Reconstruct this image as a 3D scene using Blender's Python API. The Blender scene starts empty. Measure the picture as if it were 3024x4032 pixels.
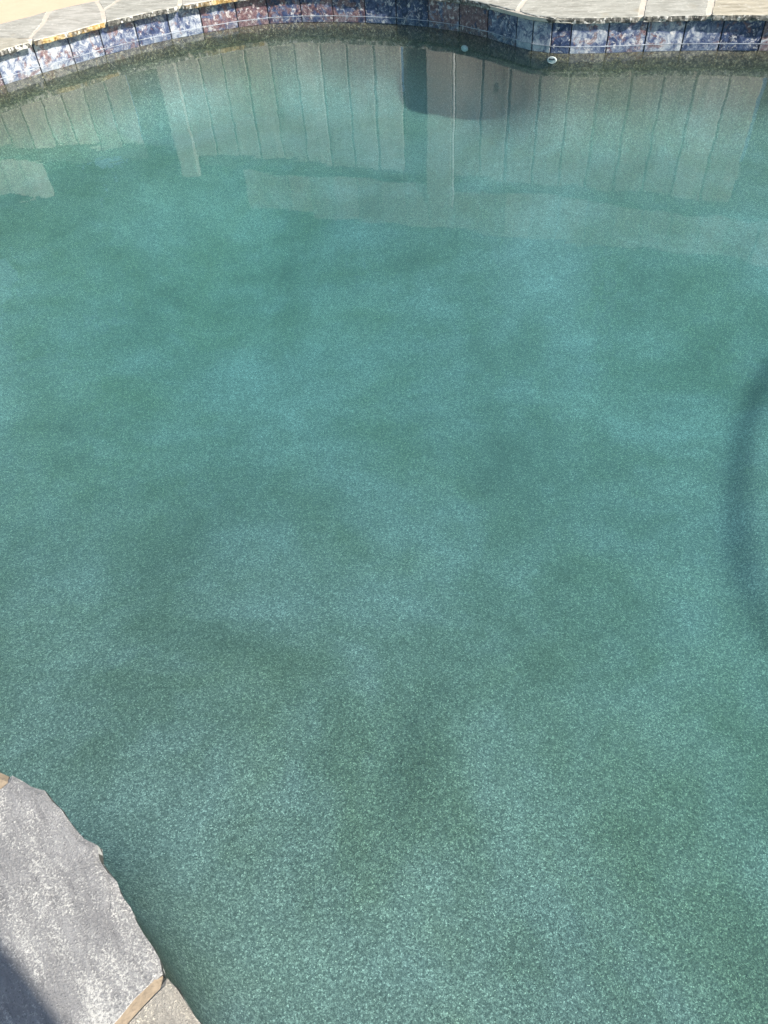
import bpy, bmesh, math, random
import numpy as np
from mathutils import Vector, Matrix
from mathutils import noise as mnoise
from mathutils.geometry import delaunay_2d_cdt

scene = bpy.context.scene
COL = scene.collection
rng = random.Random(7)

# ------------------------------------------------------------------ camera
# phone held out over the water, 1.35 m above it, looking steeply down
PITCH, ROLL, CAM_H = math.radians(47.26), math.radians(4.407), 1.35
fwd = Vector((0, math.cos(PITCH), -math.sin(PITCH)))
rgt = Vector((1, 0, 0)); upv = Vector((0, math.sin(PITCH), math.cos(PITCH)))
R_ = math.cos(ROLL) * rgt - math.sin(ROLL) * upv
U_ = math.cos(ROLL) * upv + math.sin(ROLL) * rgt
cd = bpy.data.cameras.new('camera')
cam = bpy.data.objects.new('camera', cd); COL.objects.link(cam)
cam.matrix_world = Matrix(((R_.x, U_.x, -fwd.x, 0), (R_.y, U_.y, -fwd.y, 0), (R_.z, U_.z, -fwd.z, CAM_H), (0, 0, 0, 1)))
cd.sensor_fit = 'VERTICAL'; cd.sensor_height = 36.0; cd.lens = 3000 / 4032 * 36
cd.clip_start = 0.02; cd.clip_end = 2000
scene.camera = cam

# ------------------------------------------------------------------ sky and sun
SUN_EL = math.radians(37)
SH = Vector((0.76, -0.65, 0)).normalized()                 # horizontal direction towards the sun
SDIR = Vector((SH.x * math.cos(SUN_EL), SH.y * math.cos(SUN_EL), math.sin(SUN_EL)))
world = bpy.data.worlds.new('World'); scene.world = world; world.use_nodes = True
nt = world.node_tree; bg = nt.nodes['Background']
sky = nt.nodes.new('ShaderNodeTexSky'); sky.sky_type = 'NISHITA'; sky.sun_disc = False
sky.sun_elevation = SUN_EL; sky.sun_rotation = math.atan2(SH.x, SH.y)
nt.links.new(sky.outputs[0], bg.inputs[0]); bg.inputs[1].default_value = 0.11
sl = bpy.data.lights.new('sun', 'SUN'); sl.energy = 5.0; sl.angle = math.radians(1.3); sl.color = (1, .95, .87)
sun = bpy.data.objects.new('sun', sl); COL.objects.link(sun)
sun.rotation_euler = SDIR.to_track_quat('Z', 'Y').to_euler()
sun.location = SDIR * 30
scene.view_settings.view_transform = 'Standard'; scene.view_settings.look = 'None'
scene.view_settings.exposure = 0.75; scene.view_settings.gamma = 1
scene.cycles.caustics_reflective = False; scene.cycles.caustics_refractive = False
scene.cycles.max_bounces = 6; scene.cycles.use_adaptive_sampling = True; scene.cycles.adaptive_threshold = .025; scene.cycles.transparent_max_bounces = 12

# ------------------------------------------------------------------ node helpers
class NT:
    def __init__(s, name):
        s.m = bpy.data.materials.new(name); s.m.use_nodes = True
        s.t = s.m.node_tree; s.t.nodes.clear()
        s.out = s.n('ShaderNodeOutputMaterial')
    def n(s, kind, **kw):
        x = s.t.nodes.new(kind)
        for k, v in kw.items(): setattr(x, k, v)
        return x
    def put(s, sock, v):
        if isinstance(v, bpy.types.NodeSocket): s.t.links.new(v, sock)
        elif isinstance(v, bpy.types.Node): s.t.links.new(v.outputs[0], sock)
        else:
            if hasattr(sock.default_value, '__len__') and not hasattr(v, '__len__'): v = [v] * len(sock.default_value)
            if hasattr(v, '__len__') and len(v) == 3 and len(sock.default_value) == 4: v = (*v, 1)
            sock.default_value = v
    def obj(s): return s.n('ShaderNodeTexCoord').outputs['Object']
    def geo(s, o='Position'): return s.n('ShaderNodeNewGeometry').outputs[o]
    def rand(s): return s.n('ShaderNodeObjectInfo').outputs['Random']
    def mapping(s, v, scale=(1, 1, 1), loc=(0, 0, 0), rot=(0, 0, 0)):
        m = s.n('ShaderNodeMapping'); s.put(m.inputs[0], v); s.put(m.inputs['Scale'], scale); s.put(m.inputs['Location'], loc); s.put(m.inputs['Rotation'], rot)
        return m.outputs[0]
    def noise(s, v, scale, detail=3, rough=.55, dist=0, o='Fac'):
        x = s.n('ShaderNodeTexNoise'); s.put(x.inputs['Vector'], v); s.put(x.inputs['Scale'], scale)
        s.put(x.inputs['Detail'], detail); s.put(x.inputs['Roughness'], rough); s.put(x.inputs['Distortion'], dist)
        return x.outputs[o]
    def vor(s, v, scale, o='Color', feature='F1', rnd=1):
        x = s.n('ShaderNodeTexVoronoi', feature=feature); s.put(x.inputs['Vector'], v); s.put(x.inputs['Scale'], scale); s.put(x.inputs['Randomness'], rnd)
        return x.outputs[o]
    def ramp(s, f, stops, interp='LINEAR'):
        x = s.n('ShaderNodeValToRGB'); x.color_ramp.interpolation = interp; s.put(x.inputs[0], f)
        e = x.color_ramp.elements
        while len(e) < len(stops): e.new(0.5)
        for k, (p, c) in enumerate(stops):
            e[k].position = p; e[k].color = (*c, 1) if hasattr(c, '__len__') else (c, c, c, 1)
        return x.outputs[0]
    def mix(s, f, a, b, blend='MIX'):
        x = s.n('ShaderNodeMix', data_type='RGBA', blend_type=blend)
        s.put(x.inputs[0], f); s.put(x.inputs[6], a); s.put(x.inputs[7], b)
        return x.outputs[2]
    def math(s, op, a, b=None, clamp=False):
        x = s.n('ShaderNodeMath', operation=op, use_clamp=clamp); s.put(x.inputs[0], a)
        if b is not None: s.put(x.inputs[1], b)
        return x.outputs[0]
    def vmath(s, op, a, b=None, o=0):
        x = s.n('ShaderNodeVectorMath', operation=op); s.put(x.inputs[0], a)
        if b is not None: s.put(x.inputs[1], b)
        return x.outputs[o]
    def bump(s, h, strength=.3, dist=.01, normal=None):
        x = s.n('ShaderNodeBump'); s.put(x.inputs['Height'], h); s.put(x.inputs['Strength'], strength); s.put(x.inputs['Distance'], dist)
        if normal is not None: s.put(x.inputs['Normal'], normal)
        return x.outputs[0]
    def principled(s, color, rough=.6, normal=None, spec=.5, coat=0, sheen=0):
        b = s.n('ShaderNodeBsdfPrincipled'); s.put(b.inputs['Base Color'], color); s.put(b.inputs['Roughness'], rough)
        s.put(b.inputs['Specular IOR Level'], spec); s.put(b.inputs['Coat Weight'], coat)
        if normal is not None: s.put(b.inputs['Normal'], normal)
        s.t.links.new(b.outputs[0], s.out.inputs[0]); return s.m
    def seeded(s):                                     # object coordinates shifted by a different amount for each object
        r = s.rand()
        c = s.n('ShaderNodeCombineXYZ'); s.put(c.inputs[0], s.math('MULTIPLY', r, 37.1)); s.put(c.inputs[1], s.math('MULTIPLY', r, 91.7)); s.put(c.inputs[2], s.math('MULTIPLY', r, 63.3))
        return s.vmath('ADD', s.obj(), c.outputs[0])

# ------------------------------------------------------------------ materials
def mat_plaster():
    s = NT('pebble_plaster'); p = s.geo()
    c1 = s.vor(p, 520); sep = s.n('ShaderNodeSeparateColor'); s.put(sep.inputs[0], c1)
    c2 = s.vor(p, 250); sp2 = s.n('ShaderNodeSeparateColor'); s.put(sp2.inputs[0], c2)
    f = s.math('ADD', s.math('MULTIPLY', sep.outputs[0], .5), s.math('MULTIPLY', sp2.outputs[0], .5))
    col = s.ramp(f, [(.10, (.056, .063, .057)), (.38, (.104, .118, .105)), (.62, (.160, .179, .158)), (.80, (.24, .265, .231)), (.93, (.40, .43, .38))])
    spark = s.math('MULTIPLY', s.ramp(sp2.outputs[1], [(.955, 0.0), (.97, 1.0)]), s.ramp(s.vor(p, 250, o='Distance'), [(.24, 1.0), (.36, 0.0)]))
    col = s.mix(s.math('MULTIPLY', spark, .85), col, (.62, .65, .54))
    clouds = s.noise(p, 1.25, 5, .62, .7); clouds2 = s.noise(p, 4.3, 4, .6)
    tone = s.ramp(s.math('ADD', s.math('MULTIPLY', clouds, .65), s.math('MULTIPLY', clouds2, .35)), [(.30, (.50, .54, .45)), (.44, (.83, .86, .77)), (.54, (1.05, 1.05, 1.05)), (.70, (1.40, 1.40, 1.48))])
    col = s.mix(1, col, tone, 'MULTIPLY')
    olive = s.ramp(s.noise(s.mapping(p, loc=(3.1, 7.7, 0)), .9, 5, .62, 1.0), [(.46, 0.0), (.62, 1.0)])  # olive mottling, partly the mirrored tree's tint put into the plaster
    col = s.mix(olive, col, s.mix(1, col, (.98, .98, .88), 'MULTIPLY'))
    # upper wall's weaker sunlight put into the colour: darker and browner, ragged lower border
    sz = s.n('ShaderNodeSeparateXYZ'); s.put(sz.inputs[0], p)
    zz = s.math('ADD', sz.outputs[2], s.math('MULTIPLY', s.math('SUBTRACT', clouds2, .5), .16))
    wall_dim = s.ramp(s.math('ADD', s.math('MULTIPLY', zz, 2.0), 1.0), [(.30, 0.0), (.82, 1.0)])
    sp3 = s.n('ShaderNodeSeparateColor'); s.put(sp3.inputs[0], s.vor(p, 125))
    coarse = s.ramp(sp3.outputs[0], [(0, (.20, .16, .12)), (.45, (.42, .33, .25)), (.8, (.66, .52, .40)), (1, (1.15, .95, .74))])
    col = s.mix(wall_dim, col, s.mix(1, col, coarse, 'MULTIPLY'))
    h = s.vor(p, 520, o='Distance')
    return s.principled(col, .8, s.bump(h, .35, .002), .3)
def mat_water():
    s = NT('pool_water'); p = s.geo()
    n1 = s.noise(s.mapping(p, (1, 1.3, 1)), 2.3, 2, .45); n2 = s.noise(p, 9, 2, .5)
    h = s.math('ADD', s.math('MULTIPLY', n1, 1.0), s.math('MULTIPLY', n2, .12))
    nrm = s.bump(h, 1.0, .0018)
    inc = s.geo('Incoming')
    c = s.math('ABSOLUTE', s.vmath('DOT_PRODUCT', inc, nrm, o='Value'))
    f = s.math('ADD', s.math('MULTIPLY', s.math('POWER', s.math('SUBTRACT', 1, c, True), 5), .98), .02)   # Fresnel of still water
    tr = s.n('ShaderNodeBsdfTransparent'); gl = s.n('ShaderNodeBsdfGlossy'); s.put(gl.inputs['Roughness'], .004); s.put(gl.inputs['Normal'], nrm)
    mx = s.n('ShaderNodeMixShader'); s.put(mx.inputs[0], f); s.put(mx.inputs[1], tr); s.put(mx.inputs[2], gl)
    s.put(s.out.inputs[0], mx)
    ab = s.n('ShaderNodeVolumeAbsorption'); s.put(ab.inputs[0], (.0, .84, .895)); s.put(ab.inputs[1], .44)
    sc = s.n('ShaderNodeVolumeScatter'); s.put(sc.inputs[0], (.48, .82, .92)); s.put(sc.inputs[1], .10)
    ad = s.n('ShaderNodeAddShader'); s.put(ad.inputs[0], ab); s.put(ad.inputs[1], sc)
    s.put(s.out.inputs[1], ad)
    return s.m
def mat_tile():
    s = NT('glazed_tile'); p = s.seeded(); r = s.rand()
    n = s.noise(p, 21, 7, .72, .9); m = s.noise(p, 12, 5, .68, .8); q = s.noise(p, 60, 5, .75)
    shift = s.math('MULTIPLY', s.math('SUBTRACT', s.math('FRACT', s.math('MULTIPLY', r, 7.3)), .5), .20)
    blue = s.ramp(s.math('ADD', n, shift), [(.32, (.012, .018, .05)), (.43, (.035, .052, .12)), (.52, (.115, .14, .215)), (.60, (.29, .315, .365)), (.72, (.55, .55, .56))])
    rust = s.ramp(q, [(.35, (.055, .03, .04)), (.52, (.17, .085, .08)), (.66, (.33, .23, .21)), (.8, (.5, .45, .43))])
    shift2 = s.math('MULTIPLY', s.math('SUBTRACT', s.math('FRACT', s.math('MULTIPLY', r, 13.7)), .5), .24)
    mask = s.ramp(s.math('ADD', m, shift2), [(.49, 0.0), (.56, .85)])
    col = s.mix(mask, blue, rust)
    col = s.mix(s.ramp(s.noise(p, 40, 6, .75, .6), [(.55, 0.0), (.62, .8)]), col, (.62, .59, .57))
    return s.principled(col, .30, s.bump(n, .25, .003), .5)
def mat_flat(name, c, rough=.7, var=.15, scale=40, bump=.2, bd=.003):
    s = NT(name); p = s.geo(); n = s.noise(p, scale, 4, .6); n2 = s.noise(p, scale / 9, 3, .6)
    f = s.math('ADD', s.math('MULTIPLY', n, .5), s.math('MULTIPLY', n2, .5))
    col = s.ramp(f, [(.3, [x * (1 - var) for x in c]), (.7, [min(1, x * (1 + var)) for x in c])])
    return s.principled(col, rough, s.bump(n, bump, bd), .4)
def mat_stone_far():
    s = NT('quartzite_top'); p = s.seeded(); r = s.rand()
    rot = s.mapping(s.mapping(p, rot=(0, 0, .2)), (1, 3.0, 1))
    n = s.noise(rot, 9, 6, .65, .6); v = s.noise(p, 30, 4, .7, 1.5)
    col = s.ramp(n, [(.3, (.24, .23, .20)), (.5, (.37, .36, .32)), (.7, (.49, .475, .43))])
    tint = s.ramp(s.math('FRACT', s.math('MULTIPLY', r, 5.7)), [(0, (1.12, 1.04, .88)), (.5, (.95, .97, .95)), (1, (1.08, 1.07, 1.06))])
    col = s.mix(1, col, tint, 'MULTIPLY')
    veins = s.ramp(v, [(.56, 0.0), (.66, .7)])
    col = s.mix(veins, col, (.60, .58, .52))
    rustm = s.ramp(s.noise(p, 7, 4, .6), [(.62, 0.0), (.75, .35)])
    col = s.mix(rustm, col, (.42, .33, .20))
    return s.principled(col, .6, s.bump(s.math('ADD', n, s.math('MULTIPLY', v, .5)), .6, .006), .4)
def mat_stone_near(name='grey_quartzite_top', tint=(1, 1, 1)):
    s = NT(name); p = s.geo()
    rp = s.mapping(p, rot=(0, 0, -.66)); rot = s.mapping(rp, (1, .25, 1))
    n = s.noise(rot, 60, 5, .7, 1.0); big = s.noise(p, 7, 4, .65)
    col = s.ramp(s.math('ADD', s.math('MULTIPLY', n, .55), s.math('MULTIPLY', big, .45)), [(.36, (.215, .21, .205)), (.50, (.305, .297, .287)), (.64, (.41, .40, .385))])
    fl = s.noise(p, 300, 5, .74, .4); zone = s.noise(rot, 26, 4, .65, .5)
    flecks = s.ramp(s.math('ADD', fl, s.math('MULTIPLY', s.math('SUBTRACT', zone, .5), .55)), [(.53, 0.0), (.64, .9)])
    col = s.mix(flecks, col, (.70, .68, .62))
    streak = s.ramp(s.noise(s.mapping(rp, (1, .10, 1)), 95, 4, .7, 1.4), [(.60, 0.0), (.70, .55)])
    col = s.mix(streak, col, (.52, .50, .46))
    dk = s.ramp(s.noise(p, 420, 3, .7), [(.32, .7), (.44, 0.0)])
    col = s.mix(dk, col, (.10, .098, .10))
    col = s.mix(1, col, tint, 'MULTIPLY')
    return s.principled(col, .55, s.bump(s.math('ADD', fl, s.math('MULTIPLY', n, 1.5)), .9, .004), .4)
def mat_stone_edge(name='split_stone_edge', amber=0.0):
    s = NT(name); p = s.seeded(); r = s.rand()
    v = s.vor(s.mapping(p, (1, 1, .6)), 95); sp = s.n('ShaderNodeSeparateColor'); s.put(sp.inputs[0], v)
    col = s.ramp(sp.outputs[0], [(0, (.05, .048, .045)), (.4, (.12, .115, .10)), (.75, (.27, .255, .225)), (.95, (.55, .53, .49))])
    am = s.math('MULTIPLY', s.ramp(s.noise(p, 11, 3, .6), [(.38, 0.0), (.55, 1.0)]), amber)
    col = s.mix(am, col, s.ramp(sp.outputs[1], [(0, (.22, .12, .03)), (.6, (.52, .34, .12)), (1, (.72, .55, .30))]))
    return s.principled(col, .7, s.bump(s.noise(p, 120, 4, .7), .9, .006), .3)
def mat_fence(name, c, c2):
    s = NT(name); p = s.seeded(); r = s.rand()
    g = s.noise(s.mapping(p, (1, 1, .045)), 42, 5, .65, .4); w = s.noise(s.mapping(p, (1, 1, .35)), 4, 3, .6)
    f = s.math('ADD', s.math('MULTIPLY', g, .55), s.math('MULTIPLY', w, .45))
    col = s.ramp(f, [(.32, c2), (.62, c)])
    tint = s.ramp(r, [(0, .72), (1, 1.12)])
    col = s.mix(1, col, tint, 'MULTIPLY')
    kn = s.ramp(s.vor(s.mapping(p, (1, 1, .6)), 3.2, o='Distance'), [(.05, 1.0), (.09, 0.0)])
    col = s.mix(s.math('MULTIPLY', kn, .7), col, [x * .35 for x in c2])
    return s.principled(col, .85, s.bump(g, .4, .004), .2)
def mat_leaf(name, a, b):
    s = NT(name); r = s.noise(s.geo(), 2.2, 2, .6)
    col = s.ramp(r, [(.3, a), (.7, b)])
    d = s.n('ShaderNodeBsdfDiffuse'); s.put(d.inputs[0], col); t = s.n('ShaderNodeBsdfTranslucent'); s.put(t.inputs[0], col)
    m = s.n('ShaderNodeMixShader'); s.put(m.inputs[0], .3); s.put(m.inputs[1], d); s.put(m.inputs[2], t); s.put(s.out.inputs[0], m)
    return s.m

M = dict(plaster=mat_plaster(), water=mat_water(), tile=mat_tile(),
    grout=mat_flat('dark_grout', (.03, .035, .05), .8), scale=mat_flat('mineral_scale', (.36, .39, .43), .5, .8, 38),
    mortar=mat_flat('pale_mortar', (.52, .47, .39), .9, .2, 70, .5), tanmortar=mat_flat('tan_mortar', (.40, .31, .21), .9, .25, 90, .8), deck=mat_flat('tan_concrete', (.66, .46, .32), .9, .07, 60, .3),
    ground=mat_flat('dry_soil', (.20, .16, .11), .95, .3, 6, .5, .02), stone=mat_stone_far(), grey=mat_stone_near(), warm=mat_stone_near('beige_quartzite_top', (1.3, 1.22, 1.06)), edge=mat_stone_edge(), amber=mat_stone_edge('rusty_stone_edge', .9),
    fence=mat_fence('weathered_wood', (.64, .61, .56), (.28, .27, .245)), fence_dark=mat_fence('dark_wood', (.15, .15, .13), (.08, .085, .075)),  # fence_dark: darker wood for single boards and the rail
    fence_pale=mat_fence('pale_wood', (.60, .57, .52), (.42, .40, .36)),
    plastic=mat_flat('white_plastic', (.72, .74, .72), .35, .05, 30, .02), black=mat_flat('dark_slot', (.03, .04, .04), .6),
    bark=mat_flat('bark', (.11, .08, .06), .9, .4, 12, .8, .02),
    leaf=mat_leaf('leaf_green', (.03, .065, .018), (.075, .12, .035)), leaf2=mat_leaf('leaf_olive', (.05, .075, .025), (.10, .13, .05)),
    shirt=mat_flat('grey_cloth', (.25, .26, .28), .9), skin=mat_flat('skin', (.5, .33, .25), .5), hair=mat_flat('hair', (.04, .03, .02), .6))

# ------------------------------------------------------------------ mesh helpers
def mesh_obj(name, verts, faces, mats, parent=None, smooth=False, fmat=None):
    me = bpy.data.meshes.new(name); me.from_pydata([tuple(map(float, v)) for v in verts], [], [tuple(map(int, f)) for f in faces])
    if not isinstance(mats, (list, tuple)): mats = [mats]
    for m in mats: me.materials.append(m)
    if fmat is not None: me.polygons.foreach_set('material_index', fmat)
    if smooth: me.polygons.foreach_set('use_smooth', [True] * len(me.polygons))
    me.update()
    o = bpy.data.objects.new(name, me); COL.objects.link(o)
    if parent: o.parent = parent
    return o
def bm_obj(name, bm, mats, parent=None, smooth=False):
    me = bpy.data.meshes.new(name)
    bmesh.ops.recalc_face_normals(bm, faces=bm.faces); bm.to_mesh(me); bm.free()
    if not isinstance(mats, (list, tuple)): mats = [mats]
    for m in mats: me.materials.append(m)
    if smooth: me.polygons.foreach_set('use_smooth', [True] * len(me.polygons))
    o = bpy.data.objects.new(name, me); COL.objects.link(o)
    if parent: o.parent = parent
    return o
def structure(o): o['kind'] = 'structure'; return o
def tag(o, label, cat, group=None):
    o['label'] = label; o['category'] = cat
    if group: o['group'] = group
    return o
def empty(name, loc=(0, 0, 0)):
    o = bpy.data.objects.new(name, None); COL.objects.link(o); o.location = loc; return o
def bevel_box_bm(sx, sy, sz, b, center=(0, 0, 0)):
    bm = bmesh.new(); bmesh.ops.create_cube(bm, size=1)
    for v in bm.verts: v.co = Vector((v.co.x * sx + center[0], v.co.y * sy + center[1], v.co.z * sz + center[2]))
    bmesh.ops.bevel(bm, geom=list(bm.edges), offset=b, segments=1, affect='EDGES')
    return bm

# ------------------------------------------------------------------ pool outline (metres, water at z = 0)
far = [(-1.914,4.686),(-1.735,4.844),(-1.572,4.963),(-1.421,5.085),(-1.237,5.197),(-1.058,5.295),(-0.874,5.369),(-0.665,5.431),(-0.476,5.455),(-0.272,5.439),(-0.076,5.393),(0.117,5.326),(0.301,5.251),(0.481,5.142),(0.649,5.014),(0.789,4.858),(0.918,4.676),(0.989,4.590),(1.076,4.527),(1.171,4.492),(1.358,4.459),(1.552,4.436),(1.740,4.406),(1.922,4.369),(2.112,4.316)]
right = [(2.6,4.14),(3.2,3.8),(3.7,3.2),(3.9,2.4),(3.8,1.4),(3.4,.3),(2.7,-.7),(1.8,-1.25),(1.0,-1.3),(.45,-.85),(.12,-.38)]
near = [(-.103,-.084),(-.325,.187),(-.392,.267),(-.455,.353),(-.522,.434),(-.617,.523),(-.712,.577)]
left = [(-.86,.62),(-1.1,.66),(-1.5,.82),(-2.0,1.12),(-2.4,1.7),(-2.65,2.5),(-2.6,3.4),(-2.38,4.1),(-2.13,4.48)]
CP = np.array(far + right + near + left)
def catmull(P, n=24):
    out = []; N = len(P)
    for i in range(N):
        a, b, c, d = P[i-1], P[i], P[(i+1) % N], P[(i+2) % N]
        for k in range(n):
            t = k / n
            out.append(.5 * ((2*b) + (-a+c)*t + (2*a-5*b+4*c-d)*t*t + (-a+3*b-3*c+d)*t**3))
    return np.array(out)
OUT = catmull(CP)
LEN = np.r_[0, np.cumsum(np.linalg.norm(np.diff(np.vstack([OUT, OUT[:1]]), axis=0), axis=1))]
TOTAL = LEN[-1]
TAN = np.roll(OUT, -1, 0) - np.roll(OUT, 1, 0); TAN /= np.linalg.norm(TAN, axis=1)[:, None]
NRM = np.c_[-TAN[:, 1], TAN[:, 0]]                        # outward from the water
# smooth the normals a little so offsets stay clean
for _ in range(6): NRM = (np.roll(NRM, 1, 0) + NRM + np.roll(NRM, -1, 0)) / 3
NRM /= np.linalg.norm(NRM, axis=1)[:, None]
_ox = np.r_[OUT[:, 0], OUT[0, 0]]; _oy = np.r_[OUT[:, 1], OUT[0, 1]]; _nx = np.r_[NRM[:, 0], NRM[0, 0]]; _ny = np.r_[NRM[:, 1], NRM[0, 1]]
def at(s, t):
    s = s % TOTAL
    x = np.interp(s, LEN, _ox); y = np.interp(s, LEN, _oy); a = np.interp(s, LEN, _nx); b = np.interp(s, LEN, _ny)
    return np.array((x + a * t, y + b * t))
def s_of(x, y):
    return LEN[np.linalg.norm(OUT - (x, y), axis=1).argmin()]
def ring_strip(name, profile, mat, parent=None, s0=0, s1=None, step=.025, smooth=True):
    """sweep a profile of (offset, z) along the outline"""
    closed = s1 is None; s1 = TOTAL if closed else s1
    n = max(2, int((s1 - s0) / step)); ss = [s0 + (s1 - s0) * k / n for k in range(n if closed else n + 1)]
    V = []; m = len(profile)
    for s in ss:
        for t, z in profile:
            p = at(s, t); V.append((p[0], p[1], z))
    F = []
    for k in range(n):
        a = k * m; b = ((k + 1) % len(ss)) * m
        for j in range(m - 1): F.append((a + j, b + j, b + j + 1, a + j + 1))
    return mesh_obj(name, V, F, mat, parent, smooth)
def sheet_with_hole(name, outer, hole, z, mat):
    vs = [Vector(p) for p in outer] + [Vector(p) for p in hole]; n = len(outer); m = len(hole)
    ed = [(i, (i + 1) % n) for i in range(n)] + [(n + i, n + (i + 1) % m) for i in range(m)]
    r = delaunay_2d_cdt(vs, ed, [], 1, 1e-6)
    H = np.array(hole)
    def inside(x, y):
        a = H; b = np.roll(H, -1, 0)
        c = ((a[:, 1] > y) != (b[:, 1] > y)); xi = (b[:, 0] - a[:, 0]) * (y - a[:, 1]) / (b[:, 1] - a[:, 1] + 1e-12) + a[:, 0]
        return (np.count_nonzero(c & (x < xi)) % 2) == 1
    F = []
    for f in r[2]:
        c = sum((r[0][i] for i in f), Vector((0, 0))) / len(f)
        if not inside(c.x, c.y): F.append(f)
    return mesh_obj(name, [(v.x, v.y, z) for v in r[0]], F, mat)

# ------------------------------------------------------------------ setting: ground, deck, pool basin, water
ZT, ZB = .142, .113                                        # coping stone top and underside
hole = [tuple(at(s, .30)) for s in np.arange(0, TOTAL, .12)]
structure(sheet_with_hole('ground', [(-300, -300), (300, -300), (300, 300), (-300, 300)], hole, .09, M['ground']))
hole = [tuple(at(s, .425)) for s in np.arange(0, TOTAL, .05)]
dk = sheet_with_hole('deck', [(-9, -6), (8, -6), (8, 5.3), (3.2, 5.3), (-1.7, 7.35), (-9, 8.4)], hole, .139, M['deck'])
structure(dk)

RC = .21
COVE = [0, .001, .004, .009, .016, .026, .04, .058, .08, .105, .135, .17, .21, .26, .30, .335, .38, .45]
def smooth1(x): x = min(1, max(0, x)); return x * x * (3 - 2 * x)
def floor_z(d):
    return -(.50 + .27 * smooth1(d / 2.1)) + (RC - math.sqrt(max(0, RC ** 2 - (RC - d) ** 2)) if d < RC else 0)
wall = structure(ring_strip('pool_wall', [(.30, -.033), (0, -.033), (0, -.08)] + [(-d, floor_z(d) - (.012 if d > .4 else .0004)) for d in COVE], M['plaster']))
ring_strip('grout_band', [(.0035, -.033), (.0035, ZB + .012)], M['grout'], wall)

# basin floor: a cove at the foot of the wall, a bowl towards the middle, a raised rounded bench on the right
bench_line = np.array([(2.25, 3.05), (1.95, 2.85), (1.67, 2.549), (1.469, 2.238), (1.367, 2.034), (1.286, 1.831), (1.225, 1.645), (1.192, 1.506), (1.177, 1.396), (1.185, 1.27), (1.25, 1.0), (1.42, .6), (1.7, .2)])
bl = []
for i in range(len(bench_line) - 1):
    for k in range(12): bl.append(bench_line[i] + (bench_line[i+1] - bench_line[i]) * k / 12)
bl = np.array(bl); bt = np.gradient(bl, axis=0); bt /= np.linalg.norm(bt, axis=1)[:, None]; bn = np.c_[-bt[:, 1], bt[:, 0]]   # towards the bench side (right)
def smooth(x): x = np.clip(x, 0, 1); return x * x * (3 - 2 * x)
G = .03
gx = np.arange(-2.8, 4.05, G); gy = np.arange(-1.5, 5.62, G)
XX, YY = np.meshgrid(gx, gy); PT = np.c_[XX.ravel(), YY.ravel()]
oc = OUT[::2]; on = NRM[::2]
dist = np.empty(len(PT)); bd = np.empty(len(PT))
for i in range(0, len(PT), 4000):
    q = PT[i:i+4000]
    dd = ((q[:, None, :] - oc[None]) ** 2).sum(2); k = dd.argmin(1)
    sg = ((q - oc[k]) * on[k]).sum(1); dist[i:i+4000] = np.sqrt(dd.min(1)) * np.where(sg > 0, -1, 1)
    dd = ((q[:, None, :] - bl[None]) ** 2).sum(2); k = dd.argmin(1)
    sg = ((q - bl[k]) * bn[k]).sum(1); bd[i:i+4000] = np.sqrt(dd.min(1)) * np.sign(sg)
dc = np.clip(dist, 0, None)
depth = .50 + .27 * smooth(dc / 2.1)
lift = np.where(dc < RC, RC - np.sqrt(np.clip(RC ** 2 - (RC - dc) ** 2, 0, None)), 0)
ZF = -depth + lift
ZF += .045 * smooth((bd + .07) / .14) * smooth(dc / .5)
ZF += smooth((dc - .36) / .3) * np.array([.006 * mnoise.noise(Vector((a * 1.3, b * 1.3, 0))) for a, b in PT])
keep = dist > .33
idx = np.full(len(PT), -1); idx[keep] = np.arange(keep.sum())
nx_, ny_ = len(gx), len(gy)
F = []
for j in range(ny_ - 1):
    for i in range(nx_ - 1):
        q = (j*nx_+i, j*nx_+i+1, (j+1)*nx_+i+1, (j+1)*nx_+i)
        if all(keep[k] for k in q): F.append([idx[k] for k in q])
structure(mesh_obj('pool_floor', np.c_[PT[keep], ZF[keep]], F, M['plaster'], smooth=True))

# water: a closed body, its rim running behind the tile
wp = [tuple(at(s, .02)) for s in np.arange(0, TOTAL, .04)]; n = len(wp)
V = [(x, y, 0) for x, y in wp] + [(x, y, -1.3) for x, y in wp]
F = [tuple(range(n - 1, -1, -1)), tuple(range(n, 2 * n))] + [(i, (i + 1) % n, n + (i + 1) % n, n + i) for i in range(n)]
bm = bmesh.new(); bv = [bm.verts.new(v) for v in V]
for f in F: bm.faces.new([bv[i] for i in f])
structure(bm_obj('water', bm, M['water']))

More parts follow.
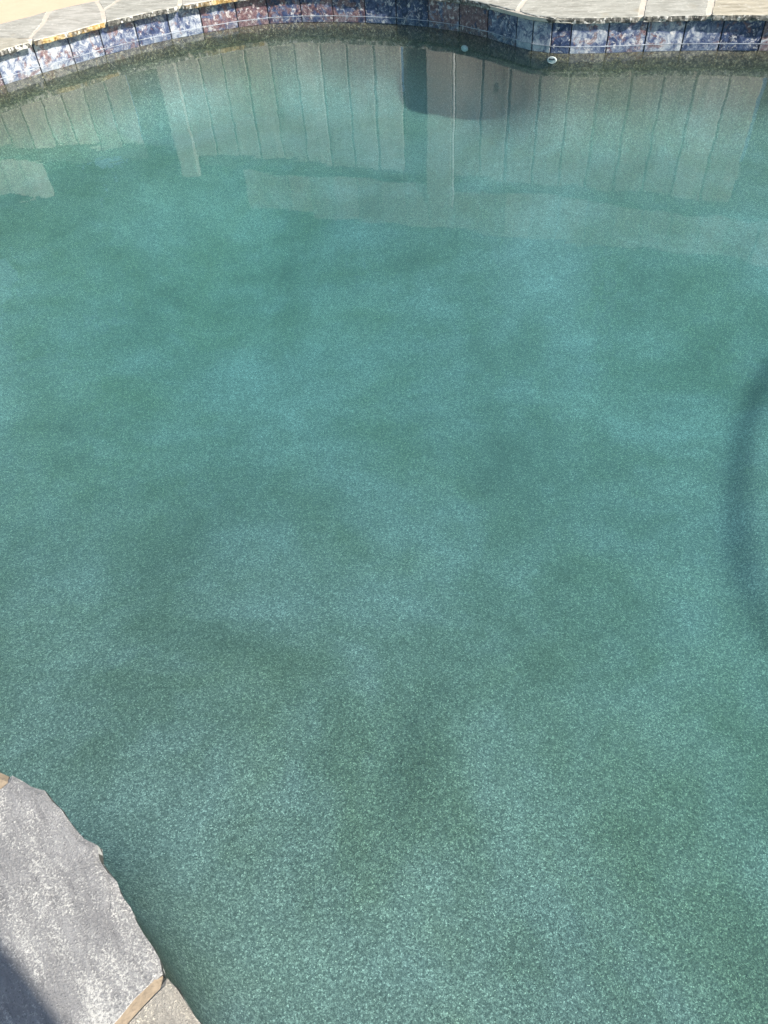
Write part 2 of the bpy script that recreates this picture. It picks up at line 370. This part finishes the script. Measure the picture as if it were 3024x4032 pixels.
# ------------------------------------------------------------------ waterline tiles: each one a piece of the wall
joints = [.012, .239, .441, .635, .85, 1.054, 1.253, 1.471, 1.662, 1.867, 2.068, 2.273, 2.471, 2.682, 2.893, 3.103, 3.326, 3.438, 3.546, 3.647, 3.837, 4.033, 4.223, 4.409, 4.606]
joints = [joints[0] - .2 * k for k in range(6, 0, -1)] + joints + [joints[-1] + .2 * k for k in range(1, 9)]
TZ0, TZ1 = -.032, ZB + .008
bm = bevel_box_bm(1, .010, TZ1 - TZ0, .0012)
tile_me = bpy.data.meshes.new('tile'); bmesh.ops.recalc_face_normals(bm, faces=bm.faces); bm.to_mesh(tile_me); bm.free(); tile_me.materials.append(M['tile'])
for a, b in zip(joints, joints[1:]):
    A, B = at(a, 0), at(b, 0); d = B - A; L = np.linalg.norm(d); c = (A + B) / 2; nn = np.array((-d[1], d[0])) / L
    me = tile_me.copy()
    for v in me.vertices:
        sx = 1 if v.co.x > 0 else -1
        v.co.x = sx * ((L - .007) / 2 - (.0012 if abs(v.co.x) < .4995 else 0))
    o = bpy.data.objects.new('tile', me); COL.objects.link(o); o.parent = wall
    o.location = (c[0] + nn[0] * (.0035 + rng.uniform(-.0006, .0006)), c[1] + nn[1] * .0035, (TZ0 + TZ1) / 2)
    o.rotation_euler = (rng.uniform(-.006, .006), 0, math.atan2(d[1], d[0]))
V = []; F = []
for k, sj in enumerate(joints):
    for t, z in [(.004, .0022), (-.0030, .0019), (-.0034, .001), (-.0030, -.0006)]:
        q = at(sj, t); V.append((q[0], q[1], z))
for k in range(len(joints) - 1):
    for j in range(3): F.append((k*4+j, k*4+4+j, k*4+5+j, k*4+j+1))
mesh_obj('waterline_scale', V, F, M['scale'], wall)

# ------------------------------------------------------------------ return fittings set into the wall under water
def fitting(s, z, r, slot, squash=.68):
    p = at(s, 0); q = at(s + .01, 0) - at(s - .01, 0); ang = math.atan2(q[1], q[0])
    T = Matrix.Translation((p[0], p[1], z)) @ Matrix.Rotation(ang, 4, 'Z') @ Matrix.Rotation(math.radians(90), 4, 'X') @ Matrix.Diagonal((1, squash, 1, 1))
    # local z points into the water, local y up
    def lathe(name, prof, mat, parent):
        N = 28; V = []; F = []
        for k in range(N):
            a = 2 * math.pi * k / N
            for rr, zz in prof: V.append(T @ Vector((rr * math.cos(a), rr * math.sin(a), zz)))
        m = len(prof)
        for k in range(N):
            for j in range(m - 1): F.append((k*m+j, ((k+1) % N)*m+j, ((k+1) % N)*m+j+1, k*m+j+1))
        F.append([k*m + m - 1 for k in range(N)])
        return mesh_obj(name, V, F, mat, parent, False)
    base = lathe('return_fitting', [(r, -.002), (r, .005), (r*.93, .008), (r*.76, .008), (r*.72, .004), (r*.72, .003)], M['plastic'], wall)
    base['label'] = ('white round return fitting with a dark slot, nearer the straight wall' if slot else 'small white round return fitting in the shaded wall')
    if slot:
        lathe('eyeball', [(r*.70, .0035), (r*.60, .007), (r*.30, .009), (r*.1, .0095)], M['plastic'], base)
        bm = bmesh.new(); bmesh.ops.create_cube(bm, size=1)
        for v in bm.verts: v.co = T @ Vector((v.co.x * r * 1.15, v.co.y * r * .42 + r*.28, v.co.z * .006 + .0085))
        bm_obj('slot', bm, M['black'], base)
    else:
        lathe('eyeball', [(r*.70, .0035), (r*.66, .007), (r*.40, .0095), (r*.1, .010)], M['plastic'], base)
fitting(2.937, -.112, .024, False)
fitting(3.562, -.064, .0255, True, .66)

# ------------------------------------------------------------------ coping stones
def loop_st(poly, step=.022):
    out = []
    for a, b in zip(poly, poly[1:] + poly[:1]):
        a = np.array(a); b = np.array(b); n = max(1, int(np.linalg.norm(b - a) / step))
        for k in range(n): out.append(a + (b - a) * k / n)
    return out
def stone(poly_st, seed, top, parent, rag=.004, inset=.0055, zt=ZT, zb=ZB, notches=(), edge=None, bev=.004):
    lp = loop_st(poly_st); ys = np.array([p[1] for p in lp]); tf = min(ys)
    P = np.array([at(p[0], p[1]) for p in lp]); n = len(P)
    area = .5 * np.sum(P[:, 0] * np.roll(P[:, 1], -1) - np.roll(P[:, 0], -1) * P[:, 1])
    if area < 0: P = P[::-1]; ys = ys[::-1]
    for _ in range(1): P = P * .7 + (np.roll(P, 1, 0) + np.roll(P, -1, 0)) * .15
    tn = np.roll(P, -1, 0) - np.roll(P, 1, 0); tn /= np.linalg.norm(tn, axis=1)[:, None] + 1e-9
    no = np.c_[tn[:, 1], -tn[:, 0]]                        # outward of the stone
    def jit(p, k, f=30): return mnoise.noise(Vector((p[0] * f, p[1] * f, seed * 7.3 + k)))
    front = ys < tf + .004
    rings = []
    rows = [(bev + inset, zt), (inset + .0005, zt - .0035), (inset - .001, zt - .5 * (zt - zb)), (inset + .002, zb + .003), (inset + .007, zb)]
    for k, (ins, z) in enumerate(rows):
        ring = []
        for i in range(n):
            base = jit(P[i], 0, 22) * rag * 1.3 + jit(P[i], 1, 75) * rag * .8
            fine = jit(P[i], 3 + k, 110) * rag * (.9 if k else .4)
            e = (base + fine) * (1.0 if front[i] else .6) - (min(ins, inset + .003) if not front[i] else max(ins - inset, 0))
            for (nx, ny, nr, nd) in notches:
                dq = math.hypot(P[i][0] - nx, P[i][1] - ny)
                if dq < nr and front[i]: e += nd * (1 - (dq / nr) ** 2)
            q = P[i] + no[i] * e
            ring.append((q[0], q[1], z + (jit(P[i], 9, 12) * .0012 if k < 2 else jit(P[i], 11 + k, 60) * .003)))
        rings.append(ring)
    bm = bmesh.new(); R = [[bm.verts.new(v) for v in r] for r in rings]
    f = bm.faces.new(R[0]); f.material_index = 0
    for k in range(len(R) - 1):
        for i in range(n):
            g = bm.faces.new((R[k][i], R[k][(i+1) % n], R[k+1][(i+1) % n], R[k+1][i])); g.material_index = 1 if k > 0 else 0
    f2 = bm.faces.new(list(reversed(R[-1]))); f2.material_index = 1
    bmesh.ops.triangulate(bm, faces=[f, f2])
    me_o = bm_obj('stone', bm, [top, edge or M['edge']], parent)
    # give the object its own origin so the stone patterns differ
    c = P.mean(0); me_o.data.transform(Matrix.Translation((-c[0], -c[1], -ZT))); me_o.location = (c[0], c[1], ZT)
    return me_o

cop = structure(ring_strip('far_coping', [(.43, ZB - .03), (.43, ZT - .0025), (.2, ZT - .0025), (-.012, ZT - .003), (-.022, ZT - .009), (-.020, ZB + .003), (.06, ZB + .001)], M['mortar'], None, -1.6, 6.3, smooth=False))
o1, o2 = -.062, -.040
far_stones = [
    [(-1.5, o1), (-.86, o1), (-.9, .42), (-1.5, .42)],
    [(-.85, o1), (-.36, o1), (-.36, .42), (-.89, .42)],
    [(-.35, o1), (.215, o1), (.222, 0), (.15, .19), (-.1, .25), (-.35, .2)],
    [(.236, .0), (.56, .44), (.26, .425), (-.35, .42), (-.35, .21), (-.1, .26), (.16, .2)],
    [(.228, o1), (.662, o1), (.733, .17), (.78, .42), (.575, .43), (.242, 0)],
    [(.674, o1), (1.125, o1), (1.16, .065), (1.195, .33), (.9, .325), (.745, .175)],
    [(.745, .187), (.895, .336), (1.2, .342), (1.2, .42), (.79, .42)],
    [(1.14, o1), (1.62, o1 + .006), (1.64, .42), (1.21, .42), (1.175, .065)],
    [(1.633, o1 + .006), (2.1, o2), (2.08, .42), (1.653, .42)],
    [(2.113, o2), (2.68, o2), (2.66, .42), (2.093, .42)],
    [(2.693, o2), (3.333, o2 + .02), (3.215, .155), (3.15, .40), (2.673, .42)],
    [(3.348, o2 + .02), (3.975, o2), (4.035, .25), (4.06, .42), (3.17, .40), (3.23, .155)],
    [(3.992, o2), (4.308, o2 - .006), (4.358, .217), (4.38, .42), (4.078, .42), (4.05, .25)],
    [(4.324, o2 - .006), (4.86, o2 - .01), (4.92, .42), (4.398, .42), (4.374, .217)],
    [(4.875, o2 - .01), (5.4, o2 - .01), (5.4, .42), (4.935, .42)],
    [(5.415, o2 - .01), (6.2, o2 - .01), (6.2, .42), (5.415, .42)]]
for k, p in enumerate(far_stones): stone(p, k, M['stone'], cop, .005, edge=M['amber'] if k in (4, 7) else None)

sA, sM, sT = s_of(-.103, -.084), s_of(-.375, .245), s_of(-.682, .563)
ncop = structure(ring_strip('near_coping', [(.55, ZB - .03), (.55, ZT - .001), (.2, ZT - .0010), (-.014, ZT - .0014), (-.024, ZT - .009), (-.022, ZB + .003), (.06, ZB + .001)], M['tanmortar'], None, sA - 1.2, sT + 1.6, smooth=False))
on_ = -.03
near_stones = [
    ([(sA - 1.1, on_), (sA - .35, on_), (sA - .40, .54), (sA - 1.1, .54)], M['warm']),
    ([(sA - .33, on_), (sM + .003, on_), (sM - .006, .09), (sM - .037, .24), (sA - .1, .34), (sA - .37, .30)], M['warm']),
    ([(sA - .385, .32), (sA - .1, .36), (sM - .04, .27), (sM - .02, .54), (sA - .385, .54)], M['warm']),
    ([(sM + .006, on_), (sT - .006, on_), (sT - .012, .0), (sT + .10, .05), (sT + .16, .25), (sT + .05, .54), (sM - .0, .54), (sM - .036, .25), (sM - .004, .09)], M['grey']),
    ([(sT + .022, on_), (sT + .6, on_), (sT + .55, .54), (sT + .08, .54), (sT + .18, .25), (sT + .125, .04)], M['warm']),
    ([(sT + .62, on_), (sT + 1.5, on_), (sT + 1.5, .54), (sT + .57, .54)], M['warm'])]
notch = [(-.492, .452, .022, .010), (-.604, .545, .018, .006)]
for k, (p, m) in enumerate(near_stones): stone(p, 40 + k, m, ncop, .0036, .004, notches=notch, bev=.009)

# ------------------------------------------------------------------ fence behind the deck (seen mirrored in the water)
def fence(name, A, B, plan, label, conduit=None):
    A = Vector((*A, 0)); B = Vector((*B, 0)); d = (B - A).normalized(); L = (B - A).length; ang = math.atan2(d.y, d.x)
    root = empty(name, (A.x, A.y, .09)); root.rotation_euler = (0, 0, ang)
    tag(root, label, 'fence')
    cache = {}
    def board(nm, x0, x1, z0, z1, y, th, mat):
        key = (round(x1 - x0, 3), round(z1 - z0, 2), th, mat.name)
        if key not in cache:
            bm = bevel_box_bm(x1 - x0, th, z1 - z0, min(.003, th * .2)); me = bpy.data.meshes.new(nm)
            bmesh.ops.recalc_face_normals(bm, faces=bm.faces); bm.to_mesh(me); bm.free(); me.materials.append(mat); cache[key] = me
        o = bpy.data.objects.new(nm, cache[key]); COL.objects.link(o); o.parent = root
        o.location = ((x0 + x1) / 2, y, (z0 + z1) / 2 - .09)
        o.rotation_euler = (rng.uniform(-.006, .006), rng.uniform(-.004, .004), rng.uniform(-.01, .01)) if th < .03 else (0, 0, 0)
    for (k0, k1, kind) in plan:
        if kind == 'panel':
            n = max(1, round((k1 - k0) / .229)); w = (k1 - k0) / n
            for i in range(n):
                e = rng.uniform(.015, .026); board('batten', k0 + i * w - .05, k0 + i * w + .05, .14, 1.55, .026, .022, M['fence'])
                board('board', k0 + i * w + .001, k0 + (i + 1) * w - e, .13, 1.575 + rng.uniform(-.006, .006), rng.uniform(-.004, .004), .02, M['fence'])
        elif kind == 'upper':
            n = max(1, round((k1 - k0) / .229)); w = (k1 - k0) / n
            for i in range(n):
                board('board', k0 + i * w + .001, k0 + (i + 1) * w - rng.uniform(.003, .01), 1.70, 2.06 + rng.uniform(-.012, .012), rng.uniform(-.004, .004), .02, M['fence'])
        elif kind == 'dark': board('board', k0, k1, .13, 1.58, .02, .02, M['fence_dark'])
        elif kind == 'pale': board('post', k0, k1, .09, 1.83, -.02, .06, M['fence_pale'])
        elif kind == 'rail': board('rail', k0, k1, 1.565, 1.715, .035, .045, M['fence_dark'])
        elif kind == 'back': board('rail', k0, k1, .35, .44, .04, .04, M['fence']); board('rail', k0, k1, 1.30, 1.39, .04, .04, M['fence'])
        elif kind == 'post': board('post', k0, k1, .05, 1.55, .11, .09, M['fence'])
    if conduit:
        V = []; N = 10; r = .011
        for z in (.05, 1.83 - .09):
            for k in range(N): a = 2*math.pi*k/N; V.append((conduit + r*math.cos(a), -.03 + r*math.sin(a), z))
        F = [(k, (k+1) % N, N+(k+1) % N, N+k) for k in range(N)] + [tuple(range(N, 2*N))]
        o = mesh_obj('conduit', V, F, M['plastic'], root); o['label'] = 'thin white pipe running up the fence'
    return root
FA = Vector((-1.475, 7.576)); FB = Vector((2.941, 5.764)); fd = (FB - FA).normalized()
f0 = FA - fd * .6; f1 = FA + fd * 9
sh = .6
fence('wooden_fence', tuple(f0), tuple(f1), [(-.03, -.25 + sh, 'dark'), (-.25 + sh, -.06 + sh, 'pale'), (-.05 + sh, 2.06 + sh, 'panel'), (2.06 + sh, 2.268 + sh, 'dark'), (2.27 + sh, 2.475 + sh, 'pale'),
    (2.50 + sh, 4.77 + sh, 'panel'), (4.78 + sh, 5.35 + sh, 'dark'), (5.36 + sh, 9 + sh, 'panel'), (.42 + sh, 9 + sh, 'upper'), (-.04 + sh, 9 + sh, 'rail'), (.1, 9 + sh, 'back')]
    + [(x + sh, x + .09 + sh, 'post') for x in (-.2, 2.1, 4.9, 7.2)], 'weathered grey board fence with a white pipe, mirrored across the water', 2.49 + sh)
g0 = Vector((-2.02, 7.80)); gd = Vector((-.9885, .151)).normalized(); g1 = g0 + gd * 5
fence('wooden_fence', tuple(g1), tuple(g0), [(0, 4.98, 'panel'), (0, 3.85, 'upper'), (0, 4.95, 'rail'), (0, 4.9, 'back'), (.5, .59, 'post'), (2.6, 2.69, 'post'), (4.7, 4.79, 'post')],
    'lower grey board fence mirrored in the left corner of the water')

# ------------------------------------------------------------------ trees beyond the fence (their mirror image tints the water)
def tree(name, base, H_, clumps, nleaf, leaf, mat, seed, label):
    r = np.random.default_rng(seed); rr = random.Random(seed)
    root = empty(name, (base[0], base[1], .09)); tag(root, label, 'tree', None)
    # trunk and limbs
    bm = bmesh.new()
    def limb(p0, p1, r0, r1):
        d = (p1 - p0); n = d.normalized(); u = n.orthogonal().normalized(); w = n.cross(u); prev = None
        for k in range(5):
            t = k / 4; c = p0 + d * t + Vector((rr.uniform(-1, 1), rr.uniform(-1, 1), 0)) * r0 * .6 * (t * (1 - t) * 4); q = r0 + (r1 - r0) * t
            ring = [bm.verts.new(c + (u * math.cos(a) + w * math.sin(a)) * q) for a in [2*math.pi*j/8 for j in range(8)]]
            if prev:
                for j in range(8): bm.faces.new((prev[j], prev[(j+1) % 8], ring[(j+1) % 8], ring[j]))
            prev = ring
    fork = Vector((rr.uniform(-.2, .2), rr.uniform(-.2, .2), H_ * .38))
    limb(Vector((0, 0, -.2)), fork, H_ * .028, H_ * .018)
    for c in clumps: limb(fork * rr.uniform(.75, 1), Vector(c[:3]), H_ * .012, H_ * .003)
    bm_obj('trunk', bm, M['bark'], root, True)
    V = []; F = []
    wts = np.array([c[3] ** 2 for c in clumps]); wts /= wts.sum()
    for ci, c in enumerate(clumps):
        n = int(nleaf * wts[ci])
        sub = r.normal(size=(14, 3)); sub /= np.linalg.norm(sub, axis=1)[:, None]; sub *= c[3] * r.uniform(.4, 1, (14, 1))
        k = r.integers(0, 14, n); ctr = np.array(c[:3]) + sub[k] * (1, 1, .8) + r.normal(size=(n, 3)) * c[3] * .20
        for p in ctr:
            a = r.normal(size=3); a /= np.linalg.norm(a); b = np.cross(a, r.normal(size=3)); b /= np.linalg.norm(b); l = leaf * r.uniform(.6, 1.3)
            i = len(V); V += [p - a*l, p + b*l*.42, p + a*l, p - b*l*.42]; F.append((i, i+1, i+2, i+3))
    mesh_obj('crown', V, F, mat, root)
    return root
tree('broadleaf_tree', (-1.8, 10.6), 9.5, [(-2.0, 0, 3.4, 1.3), (0, -.2, 3.2, 1.3), (2.0, .2, 3.3, 1.2), (-1.3, .2, 5.2, 1.4), (1.2, -.2, 5.1, 1.4), (2.9, .1, 4.9, .9), (-1.6, 0, 7.2, 1.2), (.2, .2, 6.9, 1.3), (1.7, 0, 7.3, 1.1), (-.4, 0, 8.6, .9), (-3.0, .2, 5.0, .8)], 34000, .14, M['leaf'], 3,
     'tall green tree beyond the fence, mirrored dark in the middle of the water')
tree('broadleaf_tree', (1.5, 11.3), 6, [(-1.0, 0, 3.6, 1.0), (.2, .1, 3.9, .8), (-.6, .2, 5.4, .7), (1.4, .2, 3.2, .6)], 6000, .13, M['leaf2'], 4,
     'small olive green tree beyond the fence, mirrored left of the blue sky patch')
tree('broadleaf_tree', (5.2, 9.6), 8, [(-.4, 0, 4.2, 1.3), (.9, .2, 4.8, 1.3), (-.6, -.2, 6.3, 1.2), (.6, .2, 7.4, 1.0)], 9000, .14, M['leaf'], 5,
     'green tree beyond the fence, mirrored near the right edge of the water')
tree('broadleaf_tree', (-6.6, 11.8), 5, [(-.8, 0, 3.0, 1.0), (.9, .2, 2.9, .9), (.1, .0, 4.0, .7)], 5000, .14, M['leaf2'], 6,
     'olive green tree beyond the left fence, mirrored at the left edge of the water')

# ------------------------------------------------------------------ the photographer: only the shadow shows, on the near stone
def person():
    root = empty('person', (-.085, -.31, ZT))
    tag(root, 'person standing at the pool edge, shadow falling on the near grey stone', 'person')
    me = bpy.data.meshes.new('body')
    J = {'pel': (0, 0, .92, .15, .115), 'bel': (0, .01, 1.08, .145, .11), 'che': (0, 0, 1.27, .165, .12), 'nkb': (0, -.01, 1.43, .07, .065), 'nk': (0, .01, 1.50, .052, .052), 'hd': (0, .035, 1.57, .07, .08), 'hd2': (0, .03, 1.66, .075, .09), 'hd3': (0, .02, 1.71, .05, .06)}
    E_ = [('pel', 'bel'), ('bel', 'che'), ('che', 'nkb'), ('nkb', 'nk'), ('nk', 'hd'), ('hd', 'hd2'), ('hd2', 'hd3')]
    for sx, n_ in ((1, 'r'), (-1, 'l')):
        J.update({n_+'hip': (.09*sx, 0, .86, .095, .095), n_+'th': (.10*sx, .01, .68, .082, .082), n_+'kn': (.105*sx, .02, .48, .055, .055), n_+'ca': (.11*sx, -.005, .34, .055, .055), n_+'an': (.11*sx, -.02, .08, .035, .035), n_+'ft': (.12*sx, .06, .035, .038, .032), n_+'toe': (.125*sx, .14, .025, .036, .022),
                  n_+'sh': (.17*sx, 0, 1.39, .058, .058), n_+'el': (.21*sx, .0, 1.10, .042, .042), n_+'fo': (.15*sx+.03, .12, 1.17, .036, .036), n_+'wr': (.07*sx+.07, .20, 1.23, .026, .026)})
        E_ += [('pel', n_+'hip'), (n_+'hip', n_+'th'), (n_+'th', n_+'kn'), (n_+'kn', n_+'ca'), (n_+'ca', n_+'an'), (n_+'an', n_+'ft'), (n_+'ft', n_+'toe'), ('che', n_+'sh'), (n_+'sh', n_+'el'), (n_+'el', n_+'fo'), (n_+'fo', n_+'wr')]
        w = Vector((.07*sx+.07, .20, 1.23))
        prev = n_+'pm'; J[prev] = (w.x - .005*sx, w.y + .035, w.z + .025, .026, .016); E_.append((n_+'wr', prev))
        for fi in range(4):                                # fingers round the phone's back, thumb on the near side
            a = (w.x + (fi - 1.5)*.019*sx, w.y + .075, w.z + .055); b = (a[0] - .012*sx, a[1] + .012, a[2] + (.040, .046, .042, .030)[fi]); c = (b[0] - .018*sx, b[1] - .012, b[2] + .020)
            for t_, q, rad in (('a', a, .0095), ('b', b, .0085), ('c', c, .0075)): J[f'{n_}f{fi}{t_}'] = (*q, rad, rad)
            E_ += [(prev, f'{n_}f{fi}a'), (f'{n_}f{fi}a', f'{n_}f{fi}b'), (f'{n_}f{fi}b', f'{n_}f{fi}c')]
        J[n_+'t1'] = (w.x - .032*sx, w.y + .025, w.z + .04, .011, .011); J[n_+'t2'] = (w.x - .04*sx, w.y + .03, w.z + .075, .009, .009); E_ += [(prev, n_+'t1'), (n_+'t1', n_+'t2')]
    names = list(J); ix = {k: i for i, k in enumerate(names)}
    me.from_pydata([J[k][:3] for k in names], [(ix[a], ix[b]) for a, b in E_], []); me.materials.append(M['shirt'])
    o = bpy.data.objects.new('body', me); COL.objects.link(o); o.parent = root
    sk = o.modifiers.new('skin', 'SKIN'); sk.use_smooth_shade = True
    for i, k in enumerate(names):
        v = me.skin_vertices[0].data[i]; v.radius = J[k][3:5]; v.use_root = (k == 'pel')
    ss = o.modifiers.new('sub', 'SUBSURF'); ss.levels = ss.render_levels = 2
    bm = bmesh.new(); bmesh.ops.create_uvsphere(bm, u_segments=20, v_segments=12, radius=1)
    for v in bm.verts:
        k = 1 + .05 * mnoise.noise(v.co * 4); v.co = Vector((v.co.x*.088*k, v.co.y*.105*k + .005, v.co.z*.10*k + 1.675))
        if v.co.y > .06 and v.co.z < 1.70: v.co.y = .06
    bm_obj('hair', bm, M['hair'], root, True)
person()
